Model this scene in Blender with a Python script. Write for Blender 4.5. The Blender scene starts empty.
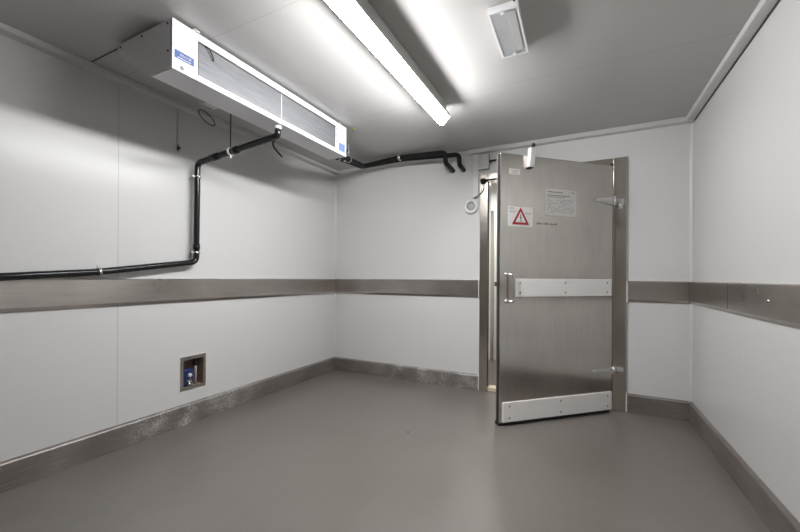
import bpy, bmesh, math, random
from mathutils import Vector, Matrix

C = bpy.context.scene.collection
R = math.radians
random.seed(7)

# ------------------------------------------------------------------ camera, world, exposure
cam_d = bpy.data.cameras.new('camera')
cam = bpy.data.objects.new('camera', cam_d)
C.objects.link(cam)
cam_d.sensor_width = 36.0
cam_d.lens = 365.04 / 800 * 36
cam_d.shift_y = 11.7 / 800
cam_d.clip_start = 0.02
cam.matrix_world = (Matrix.Translation((2.7604, -3.7106, 1.148)) @ Matrix.Rotation(R(26.562), 4, 'Z')
                    @ Matrix.Rotation(R(90), 4, 'X') @ Matrix.Rotation(R(0.318), 4, 'Z'))
bpy.context.scene.camera = cam

wd = bpy.data.worlds.new('world')
bpy.context.scene.world = wd
wd.use_nodes = True
wd.node_tree.nodes['Background'].inputs[0].default_value = (0.05, 0.05, 0.05, 1)
wd.node_tree.nodes['Background'].inputs[1].default_value = 0.0

vs = bpy.context.scene.view_settings
vs.view_transform = 'Standard'
vs.look = 'None'
vs.gamma = 1.0
vs.use_curve_mapping = False
vs.exposure = 0.0

TUBE_STRENGTH = 117.0        # the fluorescent tube in the room
HALL_POWER = 24.0           # unseen area light added to brighten the corridor beyond the door

hall = bpy.data.lights.new('corridor_light', 'AREA')
hall.energy = HALL_POWER
hall.size = 0.5
hall.color = (1.0, 0.98, 0.94)
hl = bpy.data.objects.new('corridor_light', hall)
C.objects.link(hl)
hl.location = (1.9, 0.8, 2.38)

# ------------------------------------------------------------------ room measures (metres)
W = 3.558          # width, left wall x=0, right wall x=W
D = -6.4           # wall behind the camera
H = 2.46           # ceiling
T = 0.10           # panel thickness

# ------------------------------------------------------------------ materials
def new_mat(name):
    m = bpy.data.materials.new(name)
    m.use_nodes = True
    nt = m.node_tree
    b = nt.nodes['Principled BSDF']
    return m, nt, b

def nd(nt, t, **kw):
    n = nt.nodes.new(t)
    for k, v in kw.items():
        if k.startswith('i'):
            n.inputs[int(k[1:])].default_value = v
        else:
            setattr(n, k, v)
    return n

def mth(nt, op, a, b=None, c=None):
    n = nt.nodes.new('ShaderNodeMath')
    n.operation = op
    for i, v in enumerate((a, b, c)):
        if v is None:
            continue
        if isinstance(v, (int, float)):
            n.inputs[i].default_value = v
        else:
            nt.links.new(v, n.inputs[i])
    return n.outputs[0]

def mixc(nt, fac, a, b):
    n = nt.nodes.new('ShaderNodeMix')
    n.data_type = 'RGBA'
    if isinstance(fac, (int, float)):
        n.inputs[0].default_value = fac
    else:
        nt.links.new(fac, n.inputs[0])
    for i, v in ((6, a), (7, b)):
        if isinstance(v, tuple):
            n.inputs[i].default_value = (*v[:3], 1)
        else:
            nt.links.new(v, n.inputs[i])
    return n.outputs[2]

def pos(nt, scale=(1, 1, 1), obj=False):
    if obj:
        g = nt.nodes.new('ShaderNodeTexCoord').outputs['Object']
    else:
        g = nt.nodes.new('ShaderNodeNewGeometry').outputs['Position']
    mp = nt.nodes.new('ShaderNodeMapping')
    mp.inputs['Scale'].default_value = scale
    nt.links.new(g, mp.inputs['Vector'])
    return mp.outputs[0]

def noise(nt, vec, scale, detail=3, rough=0.5):
    n = nt.nodes.new('ShaderNodeTexNoise')
    n.inputs['Scale'].default_value = scale
    n.inputs['Detail'].default_value = detail
    n.inputs['Roughness'].default_value = rough
    nt.links.new(vec, n.inputs['Vector'])
    return n.outputs['Fac']

def ramp(nt, fac, lo, hi, a=0.0, b=1.0):
    n = nt.nodes.new('ShaderNodeMapRange')
    n.inputs['From Min'].default_value = lo
    n.inputs['From Max'].default_value = hi
    n.inputs['To Min'].default_value = a
    n.inputs['To Max'].default_value = b
    nt.links.new(fac, n.inputs['Value'])
    return n.outputs[0]

def plain(name, col, rough=0.5, metal=0.0, spec=None, var=0.06, vscale=6.0):
    """one paint or plastic, with a slight mottling"""
    m, nt, b = new_mat(name)
    f = noise(nt, pos(nt), vscale, 4)
    hi = tuple(min(1, c * (1 + var)) for c in col)
    lo = tuple(c * (1 - var) for c in col)
    nt.links.new(mixc(nt, f, lo, hi), b.inputs['Base Color'])
    b.inputs['Roughness'].default_value = rough
    b.inputs['Metallic'].default_value = metal
    if spec is not None:
        b.inputs['Specular IOR Level'].default_value = spec
    return m

def panel_mat(name, col, rough, axis, offset, pitch=1.2, var=0.012, seam_dark=0.72, seam_w=0.0022, spec=0.22):
    """painted sandwich panels with a fine joint every pitch metres along axis"""
    m, nt, b = new_mat(name)
    g = nt.nodes.new('ShaderNodeNewGeometry')
    sx = nt.nodes.new('ShaderNodeSeparateXYZ')
    nt.links.new(g.outputs['Position'], sx.inputs[0])
    u = mth(nt, 'SUBTRACT', sx.outputs[axis], offset)
    k = mth(nt, 'DIVIDE', u, pitch)
    fr = mth(nt, 'ABSOLUTE', mth(nt, 'SUBTRACT', k, mth(nt, 'ROUND', k)))
    seam = mth(nt, 'LESS_THAN', fr, seam_w / pitch)
    f1 = noise(nt, pos(nt), 1.3, 3)
    f2 = noise(nt, pos(nt), 9.0, 4, 0.6)
    f = mth(nt, 'ADD', mth(nt, 'MULTIPLY', f1, 0.7), mth(nt, 'MULTIPLY', f2, 0.3))
    hi = tuple(c * (1 + var) for c in col)
    lo = tuple(c * (1 - var) for c in col)
    base = mixc(nt, f, lo, hi)
    col2 = mixc(nt, seam, base, tuple(c * seam_dark for c in col))
    nt.links.new(col2, b.inputs['Base Color'])
    b.inputs['Roughness'].default_value = rough
    b.inputs['Specular IOR Level'].default_value = spec
    return m

def steel(name, col=(0.56, 0.53, 0.50), rough=0.3, stretch=(40, 40, 1.2), blot=0.25, obj=False, bump=0.02):
    """brushed stainless steel: streaks along the axis of the small stretch value, cloudy handling marks"""
    m, nt, b = new_mat(name)
    st = noise(nt, pos(nt, stretch, obj), 3.0, 3, 0.6)
    cl = noise(nt, pos(nt, (1, 1, 1), obj), 3.0, 4, 0.55)
    f = mth(nt, 'ADD', mth(nt, 'MULTIPLY', st, 0.45), mth(nt, 'MULTIPLY', cl, 0.55))
    lo = tuple(c * (1 - blot) for c in col)
    hi = tuple(min(1, c * (1 + blot)) for c in col)
    nt.links.new(mixc(nt, ramp(nt, f, 0.25, 0.75), lo, hi), b.inputs['Base Color'])
    nt.links.new(ramp(nt, cl, 0.15, 0.85, rough - 0.02, rough + 0.04), b.inputs['Roughness'])
    b.inputs['Metallic'].default_value = 1.0
    bp = nt.nodes.new('ShaderNodeBump')
    bp.inputs['Strength'].default_value = bump
    bp.inputs['Distance'].default_value = 0.01
    nt.links.new(st, bp.inputs['Height'])
    nt.links.new(bp.outputs[0], b.inputs['Normal'])
    return m

def worn_kerb(name, axis, centre, half):
    """dull zinc kerb, scraped back to bright flakes along one stretch of its length"""
    m, nt, b = new_mat(name)
    g = nt.nodes.new('ShaderNodeNewGeometry')
    sx = nt.nodes.new('ShaderNodeSeparateXYZ')
    nt.links.new(g.outputs['Position'], sx.inputs[0])
    dist = mth(nt, 'ABSOLUTE', mth(nt, 'SUBTRACT', sx.outputs[axis], centre))
    mask = ramp(nt, dist, half, half * 0.55)
    fl = noise(nt, pos(nt, (1, 1, 0.7)), 95.0, 6, 0.7)
    pt = noise(nt, pos(nt), 7.0, 2, 0.5)
    v = mth(nt, 'ADD', fl, mth(nt, 'MULTIPLY', mth(nt, 'SUBTRACT', pt, 0.5), 0.5))
    flake = mth(nt, 'MULTIPLY', ramp(nt, v, 0.49, 0.66), mask)
    cl = noise(nt, pos(nt), 2.5, 4, 0.6)
    st = noise(nt, pos(nt, (2, 2, 60)), 2.0, 3)
    base = mixc(nt, ramp(nt, mth(nt, 'ADD', mth(nt, 'MULTIPLY', cl, 0.6), mth(nt, 'MULTIPLY', st, 0.4)), 0.35, 0.65), (0.22, 0.198, 0.184), (0.37, 0.34, 0.318))
    nt.links.new(mixc(nt, flake, base, (0.58, 0.57, 0.55)), b.inputs['Base Color'])
    nt.links.new(ramp(nt, flake, 0, 1, 0.75, 0.25), b.inputs['Metallic'])
    nt.links.new(ramp(nt, cl, 0.3, 0.7, 0.38, 0.55), b.inputs['Roughness'])
    return m

def floor_mat():
    m, nt, b = new_mat('epoxy_floor')
    f1 = noise(nt, pos(nt), 1.1, 4, 0.6)
    f2 = noise(nt, pos(nt), 14.0, 5, 0.6)
    sc = noise(nt, pos(nt, (3.0, 0.7, 1)), 2.6, 6, 0.7)
    f = mth(nt, 'ADD', mth(nt, 'MULTIPLY', f1, 0.6), mth(nt, 'ADD', mth(nt, 'MULTIPLY', f2, 0.15), mth(nt, 'MULTIPLY', sc, 0.25)))
    base = mixc(nt, ramp(nt, f, 0.35, 0.65), (0.130, 0.114, 0.102), (0.170, 0.152, 0.138))
    sp = noise(nt, pos(nt), 55.0, 2, 0.5)
    speck = ramp(nt, sp, 0.775, 0.79)
    nt.links.new(mixc(nt, speck, base, (0.14, 0.125, 0.115)), b.inputs['Base Color'])
    nt.links.new(ramp(nt, f, 0.35, 0.65, 0.28, 0.38), b.inputs['Roughness'])
    b.inputs['Specular IOR Level'].default_value = 1.0
    bp = nt.nodes.new('ShaderNodeBump')
    bp.inputs['Strength'].default_value = 0.05
    bp.inputs['Distance'].default_value = 0.01
    nt.links.new(f2, bp.inputs['Height'])
    nt.links.new(bp.outputs[0], b.inputs['Normal'])
    return m

def emit(name, col, s):
    m, nt, b = new_mat(name)
    b.inputs['Base Color'].default_value = (0.8, 0.8, 0.8, 1)
    b.inputs['Emission Color'].default_value = (*col, 1)
    b.inputs['Emission Strength'].default_value = s
    return m

def coil_mat():
    """aluminium fins behind a fine guard: thin horizontal lines"""
    m, nt, b = new_mat('fin_coil')
    g = nt.nodes.new('ShaderNodeNewGeometry')
    sx = nt.nodes.new('ShaderNodeSeparateXYZ')
    nt.links.new(g.outputs['Position'], sx.inputs[0])
    z = mth(nt, 'FRACT', mth(nt, 'MULTIPLY', sx.outputs[2], 80))
    y = mth(nt, 'FRACT', mth(nt, 'MULTIPLY', sx.outputs[1], 220))
    lz = ramp(nt, mth(nt, 'ABSOLUTE', mth(nt, 'SUBTRACT', z, 0.5)), 0.15, 0.4)
    ly = ramp(nt, mth(nt, 'ABSOLUTE', mth(nt, 'SUBTRACT', y, 0.5)), 0.2, 0.4)
    f = mth(nt, 'MAXIMUM', mth(nt, 'MULTIPLY', lz, 0.35), mth(nt, 'MULTIPLY', ly, 0.2))
    cl = noise(nt, pos(nt, (1, 2, 14)), 4.0, 4)
    f = mth(nt, 'ADD', f, mth(nt, 'MULTIPLY', cl, 0.55))
    nt.links.new(mixc(nt, f, (0.075, 0.077, 0.082), (0.25, 0.255, 0.27)), b.inputs['Base Color'])
    b.inputs['Metallic'].default_value = 0.3
    b.inputs['Roughness'].default_value = 0.5
    return m

WALLC = (0.64, 0.637, 0.630)
M = {}
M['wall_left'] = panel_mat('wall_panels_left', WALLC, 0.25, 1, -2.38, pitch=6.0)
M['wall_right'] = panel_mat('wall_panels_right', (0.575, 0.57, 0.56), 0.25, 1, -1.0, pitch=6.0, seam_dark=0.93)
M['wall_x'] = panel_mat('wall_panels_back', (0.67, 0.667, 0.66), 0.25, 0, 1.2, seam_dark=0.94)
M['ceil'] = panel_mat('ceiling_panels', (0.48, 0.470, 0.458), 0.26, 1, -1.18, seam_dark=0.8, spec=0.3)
M['floor'] = floor_mat()
M['kerb_left'] = worn_kerb('kerb_left', 1, -1.79, 0.62)
M['kerb_back'] = worn_kerb('kerb_back', 0, 1.35, 0.75)
M['kerb_right'] = worn_kerb('kerb_right', 1, -20, 0.3)
M['rail'] = steel('rail_steel', (0.54, 0.505, 0.475), 0.28, (1.2, 1.2, 30), 0.22, bump=0.003)
M['door_steel'] = steel('door_steel', (0.58, 0.548, 0.518), 0.17, (22, 22, 0.8), 0.17, obj=True, bump=0.008)
M['frame_steel'] = steel('frame_steel', (0.68, 0.64, 0.59), 0.17, (40, 40, 0.8), 0.12)
M['bright_steel'] = steel('bright_steel', (0.72, 0.71, 0.70), 0.22, (8, 8, 8), 0.08)
M['cast'] = plain('cast_zinc', (0.60, 0.595, 0.59), 0.3, metal=0.6, var=0.1)
M['white_paint'] = plain('white_enamel', (0.80, 0.80, 0.80), 0.35, var=0.02)
M['cooler_white'] = plain('cooler_white', (0.70, 0.708, 0.73), 0.35, var=0.02)
M['white_plastic'] = plain('white_plastic', (0.72, 0.705, 0.68), 0.4, var=0.03)
M['board'] = plain('white_board', (0.90, 0.885, 0.87), 0.45, var=0.05, vscale=12)
M['trim'] = plain('cornice_paint', (0.60, 0.592, 0.58), 0.35, var=0.02)
M['grey_plastic'] = plain('grey_plastic', (0.52, 0.52, 0.50), 0.4, var=0.03)
M['black'] = plain('black_rubber', (0.018, 0.017, 0.017), 0.55, var=0.2)
M['black_pipe'] = plain('black_pipe', (0.010, 0.010, 0.011), 0.22, spec=0.35, var=0.2)
M['foam'] = plain('black_foam', (0.010, 0.010, 0.010), 0.6, spec=0.25, var=0.3, vscale=40)
M['dark'] = plain('dark_gasket', (0.06, 0.055, 0.05), 0.6)
M['wood'] = plain('threshold_timber', (0.72, 0.62, 0.46), 0.5, var=0.12)
M['blue'] = plain('blue_print', (0.06, 0.105, 0.27), 0.4, var=0.03)
M['pale_blue'] = plain('pale_blue_print', (0.15, 0.22, 0.42), 0.4, var=0.03)
M['valve_blue'] = plain('valve_blue', (0.012, 0.03, 0.12), 0.35)
M['brown'] = plain('brown_insulation', (0.28, 0.20, 0.15), 0.8, var=0.3, vscale=30)
M['paper'] = plain('paper', (0.74, 0.72, 0.70), 0.6, var=0.02)
M['ink'] = plain('ink', (0.10, 0.095, 0.09), 0.6)
M['grey_ink'] = plain('grey_ink', (0.26, 0.25, 0.245), 0.6)
M['red'] = plain('sign_red', (0.34, 0.025, 0.025), 0.45)
M['tube'] = emit('tube_diffuser', (0.985, 0.985, 0.99), TUBE_STRENGTH)
M['screw'] = plain('screw_steel', (0.30, 0.29, 0.28), 0.4, metal=0.5)
M['coil'] = coil_mat()
M['yellow'] = plain('yellow_plastic', (0.42, 0.36, 0.08), 0.5)
m, nt, b = new_mat('clear_prismatic')
b.inputs['Base Color'].default_value = (0.86, 0.87, 0.90, 1)
b.inputs['Roughness'].default_value = 0.22
b.inputs['Transmission Weight'].default_value = 0.4
b.inputs['IOR'].default_value = 1.3
wv = noise(nt, pos(nt, (160, 160, 1)), 1.0, 1)
bp = nt.nodes.new('ShaderNodeBump'); bp.inputs['Strength'].default_value = 0.25; bp.inputs['Distance'].default_value = 0.003
nt.links.new(wv, bp.inputs['Height']); nt.links.new(bp.outputs[0], b.inputs['Normal'])
M['clear'] = m

# ------------------------------------------------------------------ mesh helpers
class MB:
    def __init__(s):
        s.bm = bmesh.new()
    def _add(s, bm, mat=None):
        if mat is not None:
            bmesh.ops.transform(bm, matrix=mat, verts=bm.verts)
        me = bpy.data.meshes.new('tmp')
        bm.to_mesh(me)
        s.bm.from_mesh(me)
        bpy.data.meshes.remove(me)
        bm.free()
        return s
    def box(s, lo, hi, bev=0.0, mat=None, seg=2):
        bm = bmesh.new()
        lo, hi = Vector(lo), Vector(hi)
        c = (lo + hi) / 2
        bmesh.ops.create_cube(bm, size=1.0)
        for v in bm.verts:
            v.co = Vector((v.co.x * abs(hi.x - lo.x), v.co.y * abs(hi.y - lo.y), v.co.z * abs(hi.z - lo.z))) + c
        if bev:
            bmesh.ops.bevel(bm, geom=bm.edges[:], offset=bev, segments=seg, affect='EDGES', profile=0.5)
        return s._add(bm, mat)
    def prism(s, pts, y0, y1, axis='y', bev=0.0, mat=None):
        """outline pts (u, v) pushed along an axis: y -> (u, y, v); x -> (x, u, v); z -> (u, v, z)"""
        bm = bmesh.new()
        def P(u, v, w):
            return {'y': (u, w, v), 'x': (w, u, v), 'z': (u, v, w)}[axis]
        a = [bm.verts.new(P(u, v, y0)) for u, v in pts]
        b = [bm.verts.new(P(u, v, y1)) for u, v in pts]
        n = len(pts)
        bm.faces.new(a)
        bm.faces.new(b[::-1])
        for i in range(n):
            bm.faces.new((a[i], b[i], b[(i + 1) % n], a[(i + 1) % n]))
        bmesh.ops.recalc_face_normals(bm, faces=bm.faces[:])
        if bev:
            bmesh.ops.bevel(bm, geom=bm.edges[:], offset=bev, segments=2, affect='EDGES', profile=0.5)
        return s._add(bm, mat)
    def tube(s, path, r, n=16, bend=0.0, bseg=6, mat=None, closed=False):
        """round pipe along a polyline, corners rounded with radius bend; r a number or one per point"""
        P = [Vector(p) for p in path]
        if bend and not closed:
            Q = [P[0]]
            for i in range(1, len(P) - 1):
                a, b, c = P[i - 1], P[i], P[i + 1]
                d1, d2 = (a - b), (c - b)
                L = min(bend, d1.length * 0.49, d2.length * 0.49)
                p0, p2 = b + d1.normalized() * L, b + d2.normalized() * L
                for k in range(bseg + 1):
                    t = k / bseg
                    Q.append((1 - t) ** 2 * p0 + 2 * t * (1 - t) * b + t * t * p2)
            Q.append(P[-1])
            P = Q
        rr = r if isinstance(r, (list, tuple)) else [r] * len(P)
        bm = bmesh.new()
        rings = []
        N = None
        m_ = len(P)
        for i, p in enumerate(P):
            if closed:
                t = (P[(i + 1) % m_] - P[i - 1]).normalized()
            else:
                t = ((P[min(i + 1, m_ - 1)] - p).normalized() + (p - P[max(i - 1, 0)]).normalized()).normalized()
            if N is None:
                N = t.orthogonal().normalized()
            else:
                N = (N - t * N.dot(t)).normalized()
            Bv = t.cross(N)
            rings.append([bm.verts.new(p + (N * math.cos(2 * math.pi * k / n) + Bv * math.sin(2 * math.pi * k / n)) * rr[i]) for k in range(n)])
        cnt = m_ if closed else m_ - 1
        for i in range(cnt):
            A, B = rings[i], rings[(i + 1) % m_]
            for k in range(n):
                bm.faces.new((A[k], A[(k + 1) % n], B[(k + 1) % n], B[k]))
        if not closed:
            bm.faces.new(rings[0][::-1])
            bm.faces.new(rings[-1])
        bmesh.ops.recalc_face_normals(bm, faces=bm.faces[:])
        for f in bm.faces:
            f.smooth = len(f.verts) == 4
        return s._add(bm, mat)
    def lathe(s, prof, n=32, mat=None):
        """prof = (radius, z) pairs turned about Z"""
        bm = bmesh.new()
        rings = []
        for r_, z in prof:
            if r_ < 1e-6:
                rings.append([bm.verts.new((0, 0, z))])
            else:
                rings.append([bm.verts.new((r_ * math.cos(2 * math.pi * k / n), r_ * math.sin(2 * math.pi * k / n), z)) for k in range(n)])
        for A, B in zip(rings, rings[1:]):
            for k in range(n):
                k2 = (k + 1) % n
                if len(A) == 1 and len(B) == 1:
                    continue
                if len(A) == 1:
                    bm.faces.new((A[0], B[k], B[k2]))
                elif len(B) == 1:
                    bm.faces.new((A[k], B[0], A[k2]))
                else:
                    bm.faces.new((A[k], A[k2], B[k2], B[k]))
        bmesh.ops.recalc_face_normals(bm, faces=bm.faces[:])
        for f in bm.faces:
            f.smooth = True
        return s._add(bm, mat)
    def build(s, name, mat, parent=None):
        me = bpy.data.meshes.new(name)
        s.bm.to_mesh(me)
        s.bm.free()
        me.materials.append(mat)
        o = bpy.data.objects.new(name, me)
        C.objects.link(o)
        if parent:
            o.parent = parent
        return o

def tag(o, label, cat, group=None, kind=None):
    o['label'] = label
    o['category'] = cat
    if group:
        o['group'] = group
    if kind:
        o['kind'] = kind
    return o

def thing(name, label, cat, loc=(0, 0, 0), rz=0.0, group=None, kind=None):
    o = bpy.data.objects.new(name, None)
    C.objects.link(o)
    o.location = loc
    o.rotation_euler = (0, 0, rz)
    o.empty_display_size = 0.1
    return tag(o, label, cat, group, kind)

def struct(mb, name, mat, label, cat):
    return tag(mb.build(name, mat), label, cat, kind='structure')

def place(o, origin):
    """move a one-mesh object's origin to a point without moving the mesh"""
    o.data.transform(Matrix.Translation(-Vector(origin)))
    o.location = origin
    return o

# ------------------------------------------------------------------ the room
b = MB().box((-T, D - T, -0.12), (W + T, 0.0, 0.0)).box((1.90, 0, -0.12), (3.0, T, 0.0))
struct(b, 'floor', M['floor'], 'grey epoxy floor of the cold room', 'floor')
struct(MB().box((-T, D - T, H), (W + T, T, H + 0.1)), 'ceiling', M['ceil'], 'grey painted panel ceiling', 'ceiling')

# left wall with the small square hole of the service box
HY0, HY1, HZ0, HZ1 = -1.945, -1.757, 0.275, 0.510
b = MB()
b.box((-T, D, 0), (0, HY0, H)).box((-T, HY1, 0), (0, T, H)).box((-T, HY0, 0), (0, HY1, HZ0)).box((-T, HY0, HZ1), (0, HY1, H))
struct(b, 'wall_left', M['wall_left'], 'white panel wall on the left with the black drain pipe', 'wall')
b = MB().box((0, 0, 0), (1.875, T, H)).box((3.025, 0, 0), (W, T, H)).box((1.875, 0, 2.165), (3.025, T, H))
struct(b, 'wall_back', M['wall_x'], 'white panel wall at the back holding the steel door', 'wall')
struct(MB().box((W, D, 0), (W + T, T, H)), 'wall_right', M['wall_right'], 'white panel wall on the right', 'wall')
struct(MB().box((-T, D - T, 0), (W + T, D, H)), 'wall_front', plain('front_wall_warm_tone', (0.60, 0.54, 0.47), 0.5), 'unseen warm toned wall behind the camera', 'wall')  # unseen wall, its warm tone chosen for the reflections in the steel

# corridor seen through the gap of the door
b = MB().box((0.3, T, -0.12), (3.6, 1.5, -0.005))
struct(b, 'floor_corridor', M['floor'], 'corridor floor beyond the open door', 'floor')
b = MB().box((0.3, 1.5, -0.12), (3.6, 1.6, 2.5)).box((0.2, T, -0.12), (0.3, 1.6, 2.5)).box((3.6, T, -0.12), (3.7, 1.6, 2.5))
struct(b, 'wall_corridor', plain('corridor_paint', (0.80, 0.80, 0.78), 0.5), 'pale corridor wall beyond the open door', 'wall')
struct(MB().box((0.2, T, 2.5), (3.7, 1.6, 2.6)), 'ceiling_corridor', M['white_paint'], 'corridor ceiling beyond the open door', 'ceiling')
struct(MB().box((0.9, 1.46, 0), (1.02, 1.5, 2.1), 0.004).box((1.52, 1.46, 0), (1.645, 1.5, 2.1), 0.004).box((1.02, 1.46, 2.0), (1.52, 1.5, 2.1), 0.004),
       'trim_corridor', M['frame_steel'], 'steel door surround on the far corridor wall', 'door surround')

struct(MB().box((0.064, -2.562, H - 0.003), (0.425, -2.556, H - 0.0003)), 'trim_ceiling_joint', M['dark'], 'short dark ceiling joint behind the near end of the evaporator', 'ceiling joint')
# cornices under the ceiling: boxed painted profiles
def cornice(name, run, pts, label):
    a0, a1, ax = run
    return struct(MB().prism(pts, a0, a1, ax), name, M['trim'], label, 'cornice')
E_ = 0.001
cornice('trim_left', (D + E_, -E_, 'y'), [(E_, 2.424), (0.058, 2.429), (0.061, 2.432), (0.061, H - E_), (E_, H - E_)], 'grey cornice under the ceiling along the left wall')
cornice('trim_right', (D + E_, -0.058, 'y'), [(W - E_, 2.420), (W - 0.054, 2.424), (W - 0.057, 2.427), (W - 0.057, H - E_), (W - E_, H - E_)], 'grey cornice under the ceiling along the right wall')
cornice('trim_back_left', (0.063, 1.702, 'x'), [(-E_, 2.423), (-0.010, 2.423), (-0.040, 2.447), (-0.040, H - E_), (-E_, H - E_)], 'slim grey cornice above the black pipes on the back wall')
cornice('trim_back_right', (1.703, W - 0.001, 'x'), [(-E_, 2.418), (-0.050, 2.418), (-0.056, 2.423), (-0.056, H - E_), (-E_, H - E_)], 'boxed grey cornice above the steel door')
MB().prism([(W - E_, 2.413), (W - 0.008, 2.413), (W - 0.008, 2.4197), (W - E_, 2.4197)], D + E_, -0.058, 'y').build('dark_gap_strip', M['dark'], bpy.data.objects['trim_right'])  # solid dark strip standing in for the black gap under the cornice
# corner beads
for nm, x0, x1, sgn in (('trim_corner_left', E_, 0.022, 1), ('trim_corner_right', W - E_, W - 0.022, -1)):
    pts = [(x0, -E_), (x1, -E_), (x0 + sgn * 0.010, -0.009), (x0, -0.022)]
    struct(MB().prism(pts, 0.160, 2.412, 'z'), nm, M['trim'], 'white corner bead where the back wall meets the %s wall' % ('left' if sgn > 0 else 'right'), 'corner bead')

# kerbs (baseboards) with a sloped top ledge
KH = 0.152
def kerb_prof(s0, sgn):
    return [(s0, 0.001), (s0 + sgn * 0.022, 0.001), (s0 + sgn * 0.022, KH - 0.008), (s0 + sgn * 0.018, KH - 0.001), (s0, KH + 0.006)]
struct(MB().prism(kerb_prof(E_, 1), D + E_, -0.024, 'y'), 'baseboard_left', M['kerb_left'], 'scuffed grey metal kerb along the foot of the left wall', 'baseboard')
bl = struct(MB().prism(kerb_prof(-E_, -1), 0.001, 1.812, 'x'), 'baseboard_back_left', M['kerb_back'], 'badly scratched grey metal kerb on the back wall left of the door', 'baseboard')
br = struct(MB().prism(kerb_prof(-E_, -1), 3.108, W - 0.024, 'x'), 'baseboard_back_right', M['kerb_right'], 'short brown grey metal kerb between the door frame and the right corner', 'baseboard')
struct(MB().prism(kerb_prof(W - E_, -1), D + E_, -0.001, 'y'), 'baseboard_right', M['kerb_right'], 'brown grey metal kerb along the foot of the right wall', 'baseboard')
MB().box((1.812, -0.026, 0.001), (1.818, -0.001, KH + 0.008)).build('end_strip', M['board'], bl)
MB().box((3.101, -0.026, 0.001), (3.107, -0.001, KH + 0.008)).build('end_strip', M['board'], br)

# steel bumper rails at waist height
def rail_prof(s0, sgn):
    return [(s0, 0.952), (s0 + sgn * 0.010, 0.952), (s0 + sgn * 0.024, 0.972), (s0 + sgn * 0.024, 1.124), (s0 + sgn * 0.020, 1.128), (s0, 1.131)]
def rail(name, prof, a0, a1, ax, label):
    return struct(MB().prism(prof, a0, a1, ax), name, M['rail'], label, 'bumper rail')
rail('trim_rail_left', rail_prof(E_, 1), D + E_, -0.026, 'y', 'steel bumper rail along the left wall under the black pipe')
rl = rail('trim_rail_back_left', rail_prof(-E_, -1), 0.001, 1.812, 'x', 'steel bumper rail on the back wall left of the door')
rr_ = rail('trim_rail_back_right', rail_prof(-E_, -1), 3.108, W - 0.026, 'x', 'short steel bumper rail between the door frame and the right corner')
rg = rail('trim_rail_right', rail_prof(W - E_, -1), D + E_, -0.001, 'y', 'steel bumper rail along the right wall')
MB().box((1.812, -0.028, 0.95), (1.818, -0.001, 1.133)).build('end_strip', M['board'], rl)
MB().box((3.101, -0.028, 0.95), (3.107, -0.001, 1.133)).build('end_strip', M['board'], rr_)
MB().box((W - 0.0255, -0.899, 0.973), (W - 0.020, -0.893, 1.124)).build('joint', M['dark'], rg)
MB().lathe([(0, 0.004), (0.007, 0.004), (0.009, 0.0), (0.009, -0.002)], 16, Matrix.Translation((W - 0.025, -1.43, 1.048)) @ Matrix.Rotation(R(-90), 4, 'Y')).build('screw', M['bright_steel'], rg)

# ------------------------------------------------------------------ door frame (stays with the wall)
FO0, FO1, FI0, FI1, FT, FIT = 1.820, 3.100, 1.902, 2.999, 2.205, 2.138
b = MB()
b.box((FO0, -0.022, 0.001), (FI0, -E_, FT), 0.003).box((FI0 - 0.02, -E_, 0.001), (FI0, T + 0.02, FIT + 0.02))
b.box((FI1, -0.022, 0.001), (FO1, -E_, FT), 0.003).box((FI1, -E_, 0.001), (FI1 + 0.02, T + 0.02, FIT + 0.02))
b.box((FI0 + 0.0005, -0.0215, FIT), (FI1 - 0.0005, -E_, FT), 0.003).box((FI0, -E_, FIT), (FI1, T + 0.02, FIT + 0.02))
fr = struct(b, 'trim_door_frame', M['frame_steel'], 'polished steel frame around the open door', 'door frame')
MB().box((FI0 + 0.001, -0.004, 0.05), (FI0 + 0.008, 0.012, FIT - 0.01)).box((FI1 - 0.008, -0.004, 0.05), (FI1 - 0.001, 0.012, FIT - 0.01)).build('dark_gap_strip', M['dark'], fr)  # door seals inside both jambs
MB().box((FI0 + 0.001, 0.004, 0.001), (FI1 - 0.001, T, 0.042), 0.004).build('threshold', M['wood'], fr)

# ------------------------------------------------------------------ the door leaf, swung into the room
HX, HY = 2.993, -0.083
ANG = R(-136.70)
door = thing('door_1', 'brushed steel cold room door standing ajar with white kick boards', 'door', (HX, HY, 0), ANG, kind='structure')
door_inv = (Matrix.Translation((HX, HY, 0)) @ Matrix.Rotation(ANG, 4, 'Z')).inverted()
L = 1.104
Z0, Z1 = 0.024, 2.122
# local axes: x from hinge to free edge, y towards the viewer
leaf = MB().box((0.004, -0.012, Z0), (L, 0.0, Z1), 0.004).build('face_sheet', M['door_steel'], door)
MB().box((0.012, -0.058, Z0 + 0.006), (L - 0.004, -0.0122, Z1 - 0.004), 0.002).build('core', plain('leaf_edge', (0.16, 0.155, 0.15), 0.5), door)
MB().box((L - 0.0038, -0.034, Z0 + 0.006), (L + 0.003, -0.0123, Z1 - 0.01)).box((0.02, -0.06, 0.004), (L + 0.001, -0.006, Z0 + 0.0055)).box((0.0, -0.03, Z0 + 0.01), (0.0035, -0.002, Z1 - 0.02)).build('gasket', M['black'], door)
MB().box((0.0, -0.02, Z1 + 0.0003), (0.014, 0.004, Z1 + 0.016)).build('gasket_end', M['black'], door)

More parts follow.
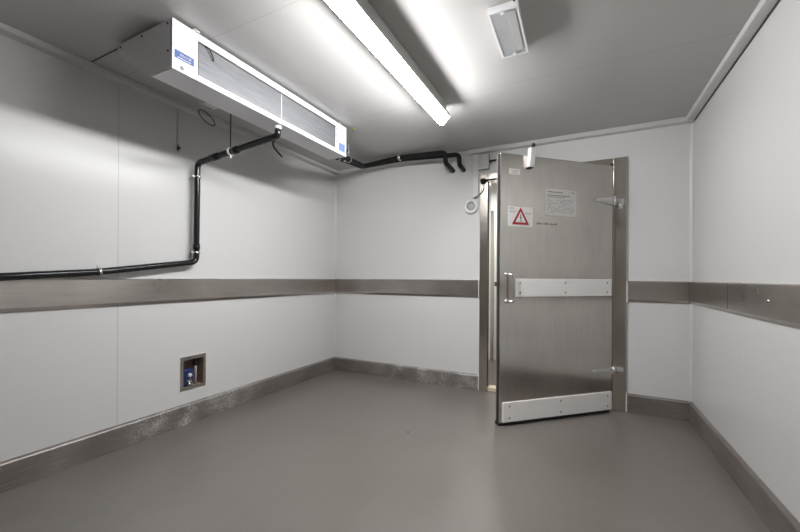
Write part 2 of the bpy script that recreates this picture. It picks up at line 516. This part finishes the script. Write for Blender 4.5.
def plate(z0, z1, x0, x1, cols):
    p_ = MB().box((x0, 0.0005, z0), (x1, 0.012, z1), 0.003).build('kick_board', M['board'], door)
    for cx in cols:
        for cz in (z0 + 0.032, z1 - 0.032):
            MB().lathe([(0, 0.0022), (0.005, 0.002), (0.0080, 0.0), (0.0080, -0.002)], 12,
                       Matrix.Translation((cx, 0.0123, cz)) @ Matrix.Rotation(R(-90), 4, 'X')).build('screw', M['screw'], p_)
    return p_
plate(1.003, 1.146, 0.022, 0.979, (0.93, 0.50, 0.07))
plate(0.030, 0.184, 0.014, 1.078, (1.02, 0.54, 0.06))

# pull handle
hb = MB().tube([(1.045, 0.004, 1.178), (1.005, 0.045, 1.178), (1.005, 0.045, 0.968), (1.045, 0.004, 0.968)], 0.0085, 12, 0.03)
handle = hb.build('pull_handle', M['bright_steel'], door)
for hz in (1.178, 0.968):
    MB().lathe([(0, 0.006), (0.012, 0.006), (0.016, 0.0), (0.016, -0.0002)], 20, Matrix.Translation((1.047, 0.0006, hz)) @ Matrix.Rotation(R(-90), 4, 'X')).build('rose', M['bright_steel'], handle)

# strap hinges
def hinge(z, tall, upper):
    h = MB()
    h.prism([(0.004, z - tall), (0.05, z - tall * 0.9), (0.205, z - tall * 0.34), (0.215, z), (0.205, z + tall * 0.34), (0.05, z + tall * 0.75), (0.004, z + tall * 0.85)], 0.0006, 0.009, 'y', 0.002)
    h.prism([(0.015, z - tall * 0.45), (0.16, z - tall * 0.18), (0.16, z + tall * 0.18), (0.015, z + tall * 0.45)], 0.009, 0.016, 'y', 0.002)
    hg = h.build('strap_hinge', M['cast'], door)
    MB().tube([(-0.004, 0.012, z - tall * 1.05), (-0.004, 0.012, z + tall * 1.15)], 0.014, 16).build('knuckle', M['cast'], hg)
    q = MB().box((2.998, -0.062, z - tall * 0.65), (3.078, -0.0225, z + tall * 0.65), 0.006)
    if upper:
        q.lathe([(0, -0.034), (0.016, -0.030), (0.019, 0), (0.019, 0.02), (0, 0.02)], 16, Matrix.Translation((3.052, -0.045, z - tall * 0.9)))
    fp = q.build('frame_plate', M['cast'], hg)
    fp.matrix_parent_inverse = Matrix.Identity(4)
    fp.data.transform(door_inv)
    MB().tube([(0.188, 0.0092, z), (0.188, 0.0125, z)], 0.006, 12).build('screw', M['bright_steel'], hg)
hinge(1.818, 0.036, True)
hinge(0.364, 0.026, False)

# roller catch on the top edge of the leaf
cm = Matrix.Translation((0.843, 0.022, 2.100)) @ Matrix.Rotation(R(14), 4, 'Y').inverted()
catch = MB().box((-0.024, -0.021, -0.072), (0.024, 0.022, 0.072), 0.005, mat=Matrix.Translation((0.843, 0.022, 2.100)) @ Matrix.Rotation(R(-9), 4, 'X')).build('roller_catch', M['white_plastic'], door)
MB().lathe([(0, 0.022), (0.013, 0.018), (0.016, 0.004), (0.012, -0.006), (0, -0.006)], 16, Matrix.Translation((0.832, 0.034, 2.190))).build('roller', M['black'], catch)
MB().box((-0.020, -0.016, -0.082), (0.020, 0.010, -0.0725), 0.003, mat=Matrix.Translation((0.843, 0.022, 2.100)) @ Matrix.Rotation(R(-9), 4, 'X')).build('cap', M['black'], catch)
# latch block let into the free edge
MB().box((L + 0.0032, -0.056, 1.085), (L + 0.016, -0.020, 1.120), 0.002).build('latch_block', M['dark'], door)
# small pale sticker and handwritten note on the steel
st = MB().box((0.930, 0.0004, 1.962), (1.030, 0.0012, 2.006)).build('sticker', plain('pale_sticker', (0.60, 0.585, 0.56), 0.5), door)
st['label'] = 'pale printed sticker near the top corner'
mb = MB()
for k in range(4):
    mb.box((0.945 + 0.004 * k, 0.0012, 1.992 - k * 0.008), (1.018 - 0.012 * (k % 2), 0.0015, 1.9945 - k * 0.008))
mb.build('print', M['grey_ink'], st)
mb = MB()
xx = 0.776
rnd = random.Random(3)
for k in range(15):
    if k in (5, 9):
        xx -= 0.010
    hh = rnd.choice((0.010, 0.013, 0.020))
    mb.tube([(xx, 0.0012, 1.582 + hh), (xx - 0.003, 0.0012, 1.582), (xx - 0.010, 0.0012, 1.583 + hh * 0.5)], 0.0014, 6)
    xx -= 0.0122
hw = mb.build('handwriting', M['ink'], door)
hw['label'] = 'short line of black handwriting'

# ------------------------------------------------------------------ signs on the door
def on_door(name, label, cat, x, z):
    c = Matrix.Translation((HX, HY, 0)) @ Matrix.Rotation(ANG, 4, 'Z') @ Vector((x, 0.0012, z))
    return thing(name, label, cat, c, ANG)
sg = on_door('warning_sign', 'square white warning sign with a red triangle stuck on the door', 'sign', 0.924, 1.634)
MB().box((-0.112, 0, -0.078), (0.112, 0.0015, 0.078)).build('backing', M['paper'], sg)
def tri(cx, cz, r_):
    # local x grows to the viewer's left on the door, so the triangle is symmetric anyway
    return [(cx, cz + r_ * 0.98), (cx - r_ * 0.86, cz - r_ * 0.52), (cx + r_ * 0.86, cz - r_ * 0.52)]
MB().prism(tri(0.0, -0.016, 0.092), 0.0016, 0.0024, 'y').build('red_triangle', M['red'], sg)
MB().prism(tri(0.0, -0.016, 0.056), 0.0025, 0.0031, 'y').build('white_triangle', M['paper'], sg)
mb = MB()
mb.lathe([(0, 0), (0.006, 0.0001), (0.006, -0.0004), (0, -0.0004)], 12, Matrix.Translation((0.0, 0.0034, 0.012)) @ Matrix.Rotation(R(-90), 4, 'X'))
mb.tube([(0, 0.0034, 0.004), (0, 0.0034, -0.018)], 0.0035, 6)
mb.tube([(-0.010, 0.0034, -0.010), (0, 0.0034, 0.002), (0.010, 0.0034, -0.010)], 0.0018, 6)
mb.tube([(-0.008, 0.0034, -0.040), (0, 0.0034, -0.018), (0.008, 0.0034, -0.040)], 0.0022, 6)
mb.build('figure', M['ink'], sg)
mb = MB()
mb.box((0.055, 0.0016, 0.060), (0.100, 0.0021, 0.066)).box((0.040, 0.0016, 0.040), (0.100, 0.0021, 0.043)).box((0.045, 0.0016, 0.030), (0.100, 0.0021, 0.033))
mb.build('print', M['grey_ink'], sg)
MB().box((-0.100, 0.0016, 0.030), (-0.040, 0.0021, 0.033)).box((-0.095, 0.0016, 0.021), (-0.048, 0.0021, 0.0235)).build('print', M['grey_ink'], sg)

nt_ = on_door('notice_sheet', 'grey printed paper notice taped to the door right of the warning sign', 'notice', 0.543, 1.768)
MB().box((-0.152, 0, -0.108), (0.152, 0.0012, 0.108)).build('paper', plain('notice_paper', (0.62, 0.605, 0.585), 0.6, var=0.02), nt_)
mb = MB()
mb.box((-0.02, 0.0013, 0.078), (0.13, 0.0018, 0.086)).box((-0.135, 0.0013, 0.080), (-0.105, 0.0018, 0.088))
mb.box((-0.09, 0.0013, 0.052), (0.135, 0.0018, 0.059)).box((-0.04, 0.0013, 0.040), (0.135, 0.0018, 0.045))
rnd = random.Random(5)
for row in range(11):
    z = 0.020 - row * 0.0105
    x = 0.135
    while x > -0.12:
        w_ = rnd.uniform(0.012, 0.040)
        if rnd.random() < 0.75:
            mb.box((max(x - w_, -0.135), 0.0013, z), (x, 0.0018, z + 0.0032))
        x -= w_ + 0.008
mb.build('print', M['grey_ink'], nt_)

# ------------------------------------------------------------------ small fittings left of the door
def boxed(name, mat, lo, hi, bev, label, cat):
    o = MB().box(lo, hi, bev).build(name, mat)
    place(o, ((lo[0] + hi[0]) / 2, (lo[1] + hi[1]) / 2, lo[2]))
    return tag(o, label, cat)
boxed('cable_duct', M['white_plastic'], (1.748, -0.022, 1.978), (1.806, -0.001, 2.417), 0.003, 'narrow white cable duct running down beside the door frame', 'cable duct')
sw = thing('limit_switch', 'small grey box with a black lever above the left of the door frame', 'switch', (1.862, -0.0015, 2.245))
MB().box((-0.052, -0.06, 0), (0.056, 0, 0.152), 0.006).build('housing', M['grey_plastic'], sw)
MB().tube([(0.0565, -0.035, 0.075), (0.085, -0.035, 0.080), (0.13, -0.035, 0.080)], [0.012, 0.009, 0.007], 10).build('lever', M['black'], sw)

rel = thing('door_release', 'black knob and rod on the frame at the top of the door gap', 'door fitting', (1.855, -0.0235, 2.128))
MB().box((-0.022, -0.012, -0.026), (0.022, 0.0, 0.030), 0.004).build('mount', M['black'], rel)
MB().lathe([(0, 0.04), (0.016, 0.038), (0.022, 0.026), (0.016, 0.010), (0.012, 0.0), (0, 0)], 20, Matrix.Translation((0, -0.0125, 0.0)) @ Matrix.Rotation(R(90), 4, 'X')).build('knob', M['black'], rel)
MB().tube([(0.023, -0.022, 0.004), (0.07, -0.024, 0.004), (0.19, -0.024, 0.008)], [0.010, 0.008, 0.008], 10).build('rod', M['black'], rel)
o = MB().tube([(1.860, -0.028, 2.096), (1.866, -0.032, 2.060), (1.850, -0.034, 2.025), (1.815, -0.034, 1.995), (1.770, -0.026, 1.972), (1.755, -0.010, 1.972)], 0.0035, 8, 0.02).build('release_cable', M['black'])
tag(o, 'thin black cable looping from the black knob to the cable duct', 'cable')

al = thing('alarm_button', 'round white wall button with a grey centre left of the door', 'button', (1.728, -0.0015, 1.888))
rot = Matrix.Rotation(R(90), 4, 'X')
MB().lathe([(0.044, 0.0), (0.078, 0.0), (0.078, 0.012), (0.070, 0.024), (0.056, 0.026), (0.044, 0.018), (0.044, 0.0)], 40, rot).build('ring', M['white_paint'], al)
MB().lathe([(0, 0.016), (0.020, 0.018), (0.036, 0.014), (0.043, 0.006), (0.043, 0.0), (0, 0.0)], 32, rot).build('centre', plain('button_grey', (0.40, 0.40, 0.39), 0.4), al)

# ------------------------------------------------------------------ evaporator (unit cooler)
EX, EY0, EY1 = 0.922, -2.592, -1.088
prof = [(0.916, 2.444), (0.916, 2.191), (0.738, 2.193), (0.408, 2.392), (0.430, 2.444)]
ev = thing('evaporator', 'long white ceiling mounted evaporator cooler on the left', 'evaporator', (0.66, -1.86, 2.181))
ei = Matrix.Translation((-0.66, 1.86, -2.181))
def epart(mb, name, mat, parent=None):
    o = mb.build(name, mat, parent or ev)
    o.data.transform(ei)
    return o
epart(MB().prism(prof, EY0 + 0.004, EY1 - 0.004, 'y', 0.003), 'casing', M['cooler_white'])
for nm, ya, yb in (('end_panel', EY0, EY0 + 0.0035), ('end_panel', EY1 - 0.0035, EY1)):
    pr2 = [(0.908, 2.441), (0.908, 2.197), (0.740, 2.198), (0.416, 2.394), (0.436, 2.441)]
    ep = epart(MB().prism(pr2, ya, yb, 'y'), nm, M['cooler_white'])
    for (sx_, sz_) in ((0.884, 2.424), (0.888, 2.285), (0.66, 2.424), (0.455, 2.420)):
        s_ = ya - 0.001 if ya == EY0 else yb + 0.001
        epart(MB().tube([(sx_, s_ - 0.0015, sz_), (sx_, s_ + 0.0015, sz_)], 0.006, 10), 'screw', M['dark'], ep)
GY0, GY1, GZ0, GZ1 = -2.455, -1.240, 2.222, 2.406
f = MB()
f.box((0.9165, EY0, 2.191), (EX, GY0, 2.444), 0.002).box((0.9165, GY1, 2.191), (EX, EY1, 2.444), 0.002)
f.box((0.9165, GY0, 2.191), (EX, GY1, GZ0), 0.001).box((0.9165, GY0, GZ1), (EX, GY1, 2.444), 0.001)
fp = epart(f, 'front_panel', M['cooler_white'])
epart(MB().box((0.9162, GY0 + 0.001, GZ0 + 0.001), (0.9182, GY1 - 0.001, GZ1 - 0.001)), 'coil', M['coil'])
epart(MB().box((0.9183, GY0, GZ1 - 0.010), (0.9200, GY1, GZ1 - 0.001)).box((0.9183, GY0 + 0.001, GZ0), (0.9200, GY0 + 0.006, GZ1 - 0.01)), 'coil_painted_shade', M['dark'])  # dark strips painting shade along the top and near edge of the coil
epart(MB().box((0.9183, -1.852, GZ0 + 0.001), (0.9205, -1.846, GZ1 - 0.0105)), 'divider', M['grey_plastic'])
epart(MB().tube([(0.922, -2.415, 2.398), (0.930, -2.395, 2.392), (0.930, -2.372, 2.362), (0.922, -2.362, 2.345)], 0.0035, 8, 0.015), 'sensor_lead', M['black'])
for z in (2.390, 2.335, 2.280):
    epart(MB().tube([(EX - 0.002, -1.228, z), (EX + 0.003, -1.228, z)], 0.006, 10), 'screw', M['dark'])
lb = epart(MB().box((EX + 0.0003, -2.580, 2.252), (EX + 0.0010, -2.477, 2.294)), 'maker_label', M['blue'])
lb['label'] = 'blue printed label'
mb = MB()
rnd = random.Random(2)
y = -2.553
while y < -2.498:
    mb.tube([(EX + 0.0013, y, 2.270), (EX + 0.0013, y + 0.003, 2.283), (EX + 0.0013, y + 0.0055, 2.274)], 0.0013, 6)
    y += 0.0075
mb.box((EX + 0.001, -2.565, 2.259), (EX + 0.0014, -2.495, 2.262))
epart(mb, 'lettering', M['paper'], lb)
lb2 = epart(MB().box((EX + 0.0003, -1.200, 2.220), (EX + 0.0010, -1.112, 2.286)), 'maker_label', M['pale_blue'])
lb2['label'] = 'pale blue printed label'
epart(MB().box((EX + 0.0003, -1.208, 2.293), (EX + 0.0010, -1.108, 2.299)), 'print_line', M['pale_blue'])
epart(MB().lathe([(0, 0.003), (0.008, 0.003), (0.011, 0.0), (0.011, -0.001)], 20, Matrix.Translation((EX + 0.0012, -2.540, 2.214)) @ Matrix.Rotation(R(90), 4, 'Y')), 'grommet', plain('grommet_grey', (0.22, 0.22, 0.22), 0.5))
epart(MB().lathe([(0, 0.003), (0.006, 0.003), (0.009, 0.0), (0.009, -0.001)], 16, Matrix.Translation((EX + 0.0012, -2.492, 2.216)) @ Matrix.Rotation(R(90), 4, 'Y')), 'grommet', M['white_plastic'])
for yb in (-2.47, -1.19):
    epart(MB().box((0.87, yb - 0.018, 2.4445), (0.935, yb + 0.018, 2.4495), 0.001).box((0.870, yb - 0.018, 2.4495), (0.876, yb + 0.018, H - 0.0005))
          .tube([(0.922, yb, 2.4495), (0.922, yb, H - 0.0005)], 0.006, 10), 'mounting_bracket', M['cast'])
for yb in (-2.47, -1.22):
    epart(MB().box((0.46, yb, 2.4445), (0.50, yb + 0.04, H - 0.0005)), 'rear_mount', M['cast'])
epart(MB().tube([(0.50, -1.46, 2.345), (0.37, -1.40, 2.290), (0.355, -1.34, 2.258), (0.35, -1.265, 2.224)], 0.008, 10, 0.03), 'cable_tail', M['black'])
epart(MB().box((0.40, -2.085, 2.335), (0.47, -1.985, 2.345)).box((0.40, -2.07, 2.318), (0.406, -2.00, 2.335)), 'sensor_bracket', M['cast'])
epart(MB().tube([(0.900, -1.087, 2.275), (0.900, -1.058, 2.275), (0.900, -1.043, 2.258)], 0.013, 12, 0.01), 'cable_gland', M['black'])
epart(MB().lathe([(0, 0.012), (0.020, 0.012), (0.024, 0.0), (0.024, -0.012), (0, -0.012)], 20, Matrix.Translation((0.880, -1.842, 2.178))), 'drain_spigot', M['white_paint'])

# ------------------------------------------------------------------ drain pipe and its clips
PX = 0.065
o = MB().tube([(PX, D + 0.002, 0.878), (PX, -2.53, 1.172), (PX, -1.875, 1.262), (PX, -1.868, 2.035), (0.880, -1.842, 2.122), (0.880, -1.842, 2.1645)], 0.0215, 20, 0.045, 8).build('drain_pipe', M['black_pipe'])
place(o, (PX, -1.87, 1.26))
tag(o, 'glossy black plastic drain pipe climbing the left wall to the evaporator', 'pipe')
def run(x):
    f_ = (x - PX) / (0.880 - PX)
    return (x, -1.868 + f_ * 0.026, 2.035 + f_ * 0.087)
for p0, p1 in (((PX, -1.8741, 1.360), (PX, -1.8737, 1.400)), (run(0.21), run(0.30)), (run(0.445), run(0.50))):
    sc = MB().tube([p0, p1], 0.0258, 20).build('pipe_socket', M['black_pipe'], o)
    sc.data.transform(Matrix.Translation((-PX, 1.87, -1.26)))

def ring_pts(c, axis, r_, n=24):
    t = Vector(axis).normalized()
    a = t.orthogonal().normalized()
    b2 = t.cross(a)
    return [Vector(c) + (a * math.cos(2 * math.pi * k / n) + b2 * math.sin(2 * math.pi * k / n)) * r_ for k in range(n)]
GP = 'metal clips holding the black drain pipe'
def clip(c, axis, foot, label):
    t = thing('pipe_clip', label, 'pipe clip', c, 0, GP)
    mb = MB()
    for off in (-0.004, 0.0, 0.004):
        ax = Vector(axis).normalized()
        mb.tube(ring_pts(ax * off, axis, 0.0265), 0.0035, 8, closed=True)
    mb.build('band', M['bright_steel'], t)
    f_ = Vector(foot) - Vector(c)
    MB().tube([f_.normalized() * 0.029, f_ * 0.97], 0.005, 10).lathe([(0, 0), (0.014, 0), (0.014, 0.004), (0.006, 0.008), (0, 0.008)], 16,
        Matrix.Translation(f_ * 0.985) @ (-f_).to_track_quat('Z', 'Y').to_matrix().to_4x4()).build('stud', M['cast'], t)
    up = Vector(axis).normalized().cross(f_.normalized())
    MB().box((-0.006, -0.006, 0.028), (0.006, 0.006, 0.044), 0.002, mat=up.to_track_quat('Z', 'Y').to_matrix().to_4x4()).build('screw_lug', M['cast'], t)
    return t
clip((PX, -2.515, 1.1742), (0, 1, 0.12), (0.001, -2.515, 1.1742), 'metal pipe clip on the sloping run of black pipe above the rail')
clip((PX, -1.869, 1.925), (0, 0, 1), (0.001, -1.869, 1.925), 'metal pipe clip near the top of the upright black pipe')
clip((PX, -1.8743, 1.336), (0, 0, 1), (0.001, -1.8743, 1.336), 'metal pipe clip at the foot of the upright black pipe')
hg = thing('pipe_hanger', 'white hanger clip and thin rod holding the black pipe below the evaporator', 'pipe hanger', run(0.425), 0, GP)
mb = MB()
for off in (-0.006, -0.002, 0.002, 0.006):
    ax = Vector((1, 0, 0.1)).normalized()
    mb.tube(ring_pts(ax * off, ax, 0.0265), 0.0035, 8, closed=True)
mb.build('band', M['white_paint'], hg)
MB().tube([(0, 0, 0.029), (0, 0, 2.374 - run(0.425)[2])], 0.004, 8).build('rod', M['dark'], hg)
MB().box((-0.008, -0.008, -0.046), (0.008, 0.008, -0.029), 0.002).build('screw_lug', M['cast'], hg)

# hanging strap with a nut on the wall, looped sensor cable on the evaporator's underside
hs = thing('wall_strap', 'thin grey metal strip with a nut hanging on the wall behind the evaporator', 'strap', (0.003, -1.985, 2.10))
MB().box((-0.002, -0.008, 0.035), (0.004, 0.008, 0.315), 0.001).build('strip', M['cast'], hs)
MB().tube([(-0.002, 0, 0.022), (0.024, 0, 0.022)], 0.010, 6).tube([(0.004, 0, 0.0), (0.004, 0, 0.05)], 0.005, 8).build('nut', M['dark'], hs)

lp = []
lc, l1, l2 = Vector((0.35, -1.994, 2.284)), Vector((0, 0.060, -0.032)), Vector((0.015, 0.012, 0.017))
for k in range(22):
    a = 2 * math.pi * k / 22
    lp.append(lc + l1 * math.cos(a) + l2 * math.sin(a))
mb = MB().tube(lp, 0.0035, 8, closed=True)
o = mb.build('sensor_cable', M['black'])
place(o, lc)
tag(o, 'small loop of black cable hanging behind the evaporator', 'cable')

# ------------------------------------------------------------------ insulated refrigerant pipes along the back wall
GR = 'black insulated pipes at the ceiling'
pa = MB().tube([(0.765, EY1 + 0.002, 2.262), (0.765, EY1 + 0.05, 2.262), (0.574, -0.25, 2.392), (1.022, -0.25, 2.424), (1.528, -0.25, 2.403), (1.530, -0.25, 2.300), (1.530, -0.0015, 2.283)], 0.0235, 18, 0.042, 8).build('insulated_pipe', M['foam'])
place(pa, (1.530, 0, 2.283))
tag(pa, 'black insulated pipe nearer the evaporator, bending first into the back wall', 'pipe', GR)
pb = MB().tube([(0.650, EY1 + 0.002, 2.285), (0.650, EY1 + 0.05, 2.285), (0.500, -0.18, 2.410), (1.0, -0.18, 2.426), (1.650, -0.18, 2.384), (1.650, -0.18, 2.284), (1.645, -0.0015, 2.276)], 0.0225, 18, 0.042, 8).build('insulated_pipe', M['foam'])
place(pb, (1.645, 0, 2.276))
tag(pb, 'black insulated pipe behind the other, reaching closest to the cable duct', 'pipe', GR)

def ceiling_clamp(cx, cy, cz, axis, r_, label):
    t = thing('ceiling_clamp', label, 'pipe clamp', (cx, cy, cz), 0, 'ceiling clamps of the insulated pipes')
    mb = MB()
    ax = Vector(axis).normalized()
    for off in (-0.007, -0.002, 0.003, 0.008):
        mb.tube(ring_pts(ax * off, ax, r_), 0.0035, 8, closed=True)
    mb.build('band', M['bright_steel'], t)
    MB().tube([(0, 0, r_ + 0.003), (0, 0, H - cz - 0.0005)], 0.006, 10).build('rod', M['cast'], t)
    sd = ax.cross(Vector((0, 0, 1))).normalized()
    if sd.y > 0:
        sd = -sd
    c2 = sd * (r_ + 0.010)
    MB().box((c2.x - 0.008, c2.y - 0.008, -0.020), (c2.x + 0.008, c2.y + 0.008, 0.010), 0.002).build('screw_lug', M['cast'], t)
ceiling_clamp(1.022, -0.250, 2.4205, (1, 0, 0), 0.0285, 'metal clamp midway along the black pipe on the back wall')
ceiling_clamp(0.690, -0.72, 2.313, (0.19, -0.81, -0.13), 0.0285, 'metal clamp on the black pipe just past the evaporator end')
ceiling_clamp(0.600, -0.77, 2.327, (0.15, -0.88, -0.125), 0.0265, 'metal clamp on the rear black pipe just past the evaporator end')
o = MB().lathe([(0, -0.006), (0.016, -0.005), (0.020, -0.001), (0.020, 0)], 20, Matrix.Translation((0.947, -1.01, H - 0.0005)) @ Matrix.Scale(1.0, 4)).build('ceiling_plug', M['yellow'])
place(o, (0.947, -1.01, H - 0.001))
tag(o, 'tiny yellow plug in the ceiling past the evaporator end', 'plug')

# ------------------------------------------------------------------ ceiling lamps
def batten(name, cx, y0, y1, mat, label):
    t = thing(name, label, 'ceiling lamp', (cx, (y0 + y1) / 2, H))
    h = (y1 - y0) / 2
    MB().box((-0.040, -h + 0.03, -0.062), (0.040, h - 0.03, -0.0005), 0.003).build('mounting_rail', M['grey_plastic'], t)
    MB().prism([(-0.042, -0.0625), (0.042, -0.0625), (0.0595, -0.080), (0.0595, -0.104), (-0.0595, -0.104), (-0.0595, -0.080)], -h, h, 'y', 0.002).build('housing', M['grey_plastic'], t)
    pr = [(0.0575, -0.1045), (0.0565, -0.107), (0.017, -0.150), (0.009, -0.156), (0.0, -0.158), (-0.009, -0.156), (-0.017, -0.150), (-0.0565, -0.107), (-0.0575, -0.1045)]
    d = MB().prism(pr, -h + 0.006, h - 0.006, 'y', 0.002).build('diffuser', mat, t)
    return t
batten('fluorescent_lamp', 1.806, -2.53, -1.095, M['tube'], 'long lit white fluorescent lamp on the ceiling')

em = thing('emergency_light', 'small unlit white emergency lamp with clear ribbed cover on the ceiling', 'emergency lamp', (2.412, -1.745, H), R(0.5))
MB().box((-0.071, -0.195, -0.016), (0.071, 0.195, -0.0005), 0.004).build('base', M['white_paint'], em)
mb = MB()
mb.box((-0.071, -0.195, -0.036), (-0.061, 0.195, -0.0165)).box((0.061, -0.195, -0.036), (0.071, 0.195, -0.0165))
mb.box((-0.061, -0.195, -0.036), (0.061, -0.186, -0.0165)).box((-0.061, 0.186, -0.036), (0.061, 0.195, -0.0165))
mb.build('rim', M['white_paint'], em)
mb = MB()
for k in range(24):
    x_ = -0.0605 + k * 0.121 / 24
    mb.prism([(x_, -0.033), (x_ + 0.121 / 24, -0.033), (x_ + 0.121 / 48, -0.0352)], -0.185, 0.185, 'y')
cv = mb.box((-0.0605, -0.185, -0.0329), (0.0605, 0.185, -0.031)).build('ribbed_cover', M['clear'], em)
MB().box((0.016, -0.172, -0.0368), (0.052, 0.150, -0.0354), 0.0005).build('lens_panel', M['grey_plastic'], em)
for y_ in (-0.178, 0.172):
    MB().box((-0.010, y_ - 0.008, -0.039), (0.006, y_ + 0.010, -0.0353), 0.001).build('cover_catch', M['white_paint'], em)
o = MB().tube([(2.470, -1.946, H - 0.014), (2.455, -1.985, H - 0.010), (2.415, -2.00, H - 0.008), (2.395, -2.08, H - 0.006)], 0.004, 8, 0.02).build('lamp_cable', M['dark'])
tag(o, 'thin cable running to the emergency lamp on the ceiling', 'cable')

# ------------------------------------------------------------------ service box in the left wall
bx = thing('service_box', 'small square steel box let into the left wall above the kerb', 'wall box', (0, -1.851, 0.275))
mb = MB()
y0, y1, z0, z1 = -0.105, 0.105, -0.012, 0.247
a0, a1, c0, c1 = -0.082, 0.082, 0.014, 0.221
mb.box((0.0005, y0, z0), (0.006, a0, z1), 0.001).box((0.0005, a1, z0), (0.006, y1, z1), 0.001).box((0.0005, a0, z0), (0.006, a1, c0), 0.001).box((0.0005, a0, c1), (0.006, a1, z1), 0.001)
mb.build('frame', M['rail'], bx)
mb = MB()
mb.box((-0.095, -0.092, 0.002), (0.0, -0.088, 0.233)).box((-0.095, 0.088, 0.002), (0.0, 0.092, 0.233)).box((-0.095, -0.088, 0.002), (0.0, 0.088, 0.006)).box((-0.095, -0.088, 0.229), (0.0, 0.088, 0.233))
mb.box((-0.099, -0.092, 0.002), (-0.095, 0.092, 0.233))
mb.build('liner', M['brown'], bx)
vl = thing('valve', 'blue water valve with a pale knob inside the wall box', 'valve', (-0.05, -1.865, 0.2815))
MB().box((-0.030, -0.050, 0.0), (0.026, 0.035, 0.135), 0.012).build('body', M['valve_blue'], vl)
MB().lathe([(0, 0.018), (0.012, 0.016), (0.016, 0.006), (0.016, 0.0), (0, 0)], 20, Matrix.Translation((0.0265, 0.0, 0.085)) @ Matrix.Rotation(R(90), 4, 'Y')).build('knob', M['white_paint'], vl)
mb = MB()
for k in range(4):
    mb.tube(ring_pts((0.026, -0.005, 0.020 + 0.011 * k), (0.2, 0, 1), 0.026 - 0.002 * k), 0.004, 8, closed=True)
mb.build('spring', M['bright_steel'], vl)
wp = thing('water_pipe', 'short grey water pipe standing inside the wall box beside the valve', 'pipe', (-0.045, -1.802, 0.2815))
MB().tube([(0, 0, 0), (0, 0, 0.222)], 0.012, 14).build('tube', M['cast'], wp)
MB().tube([(0, 0, 0.150), (0, 0, 0.205)], 0.020, 6).build('union_nut', M['black'], wp)

o = MB().box((-0.006, -0.004, 0.0005), (0.006, 0.004, 0.007), 0.002).build('crumb', M['ink'])
o.location = (1.608, -1.259, 0)
tag(o, 'tiny dark crumb lying on the grey floor left of the door', 'crumb')
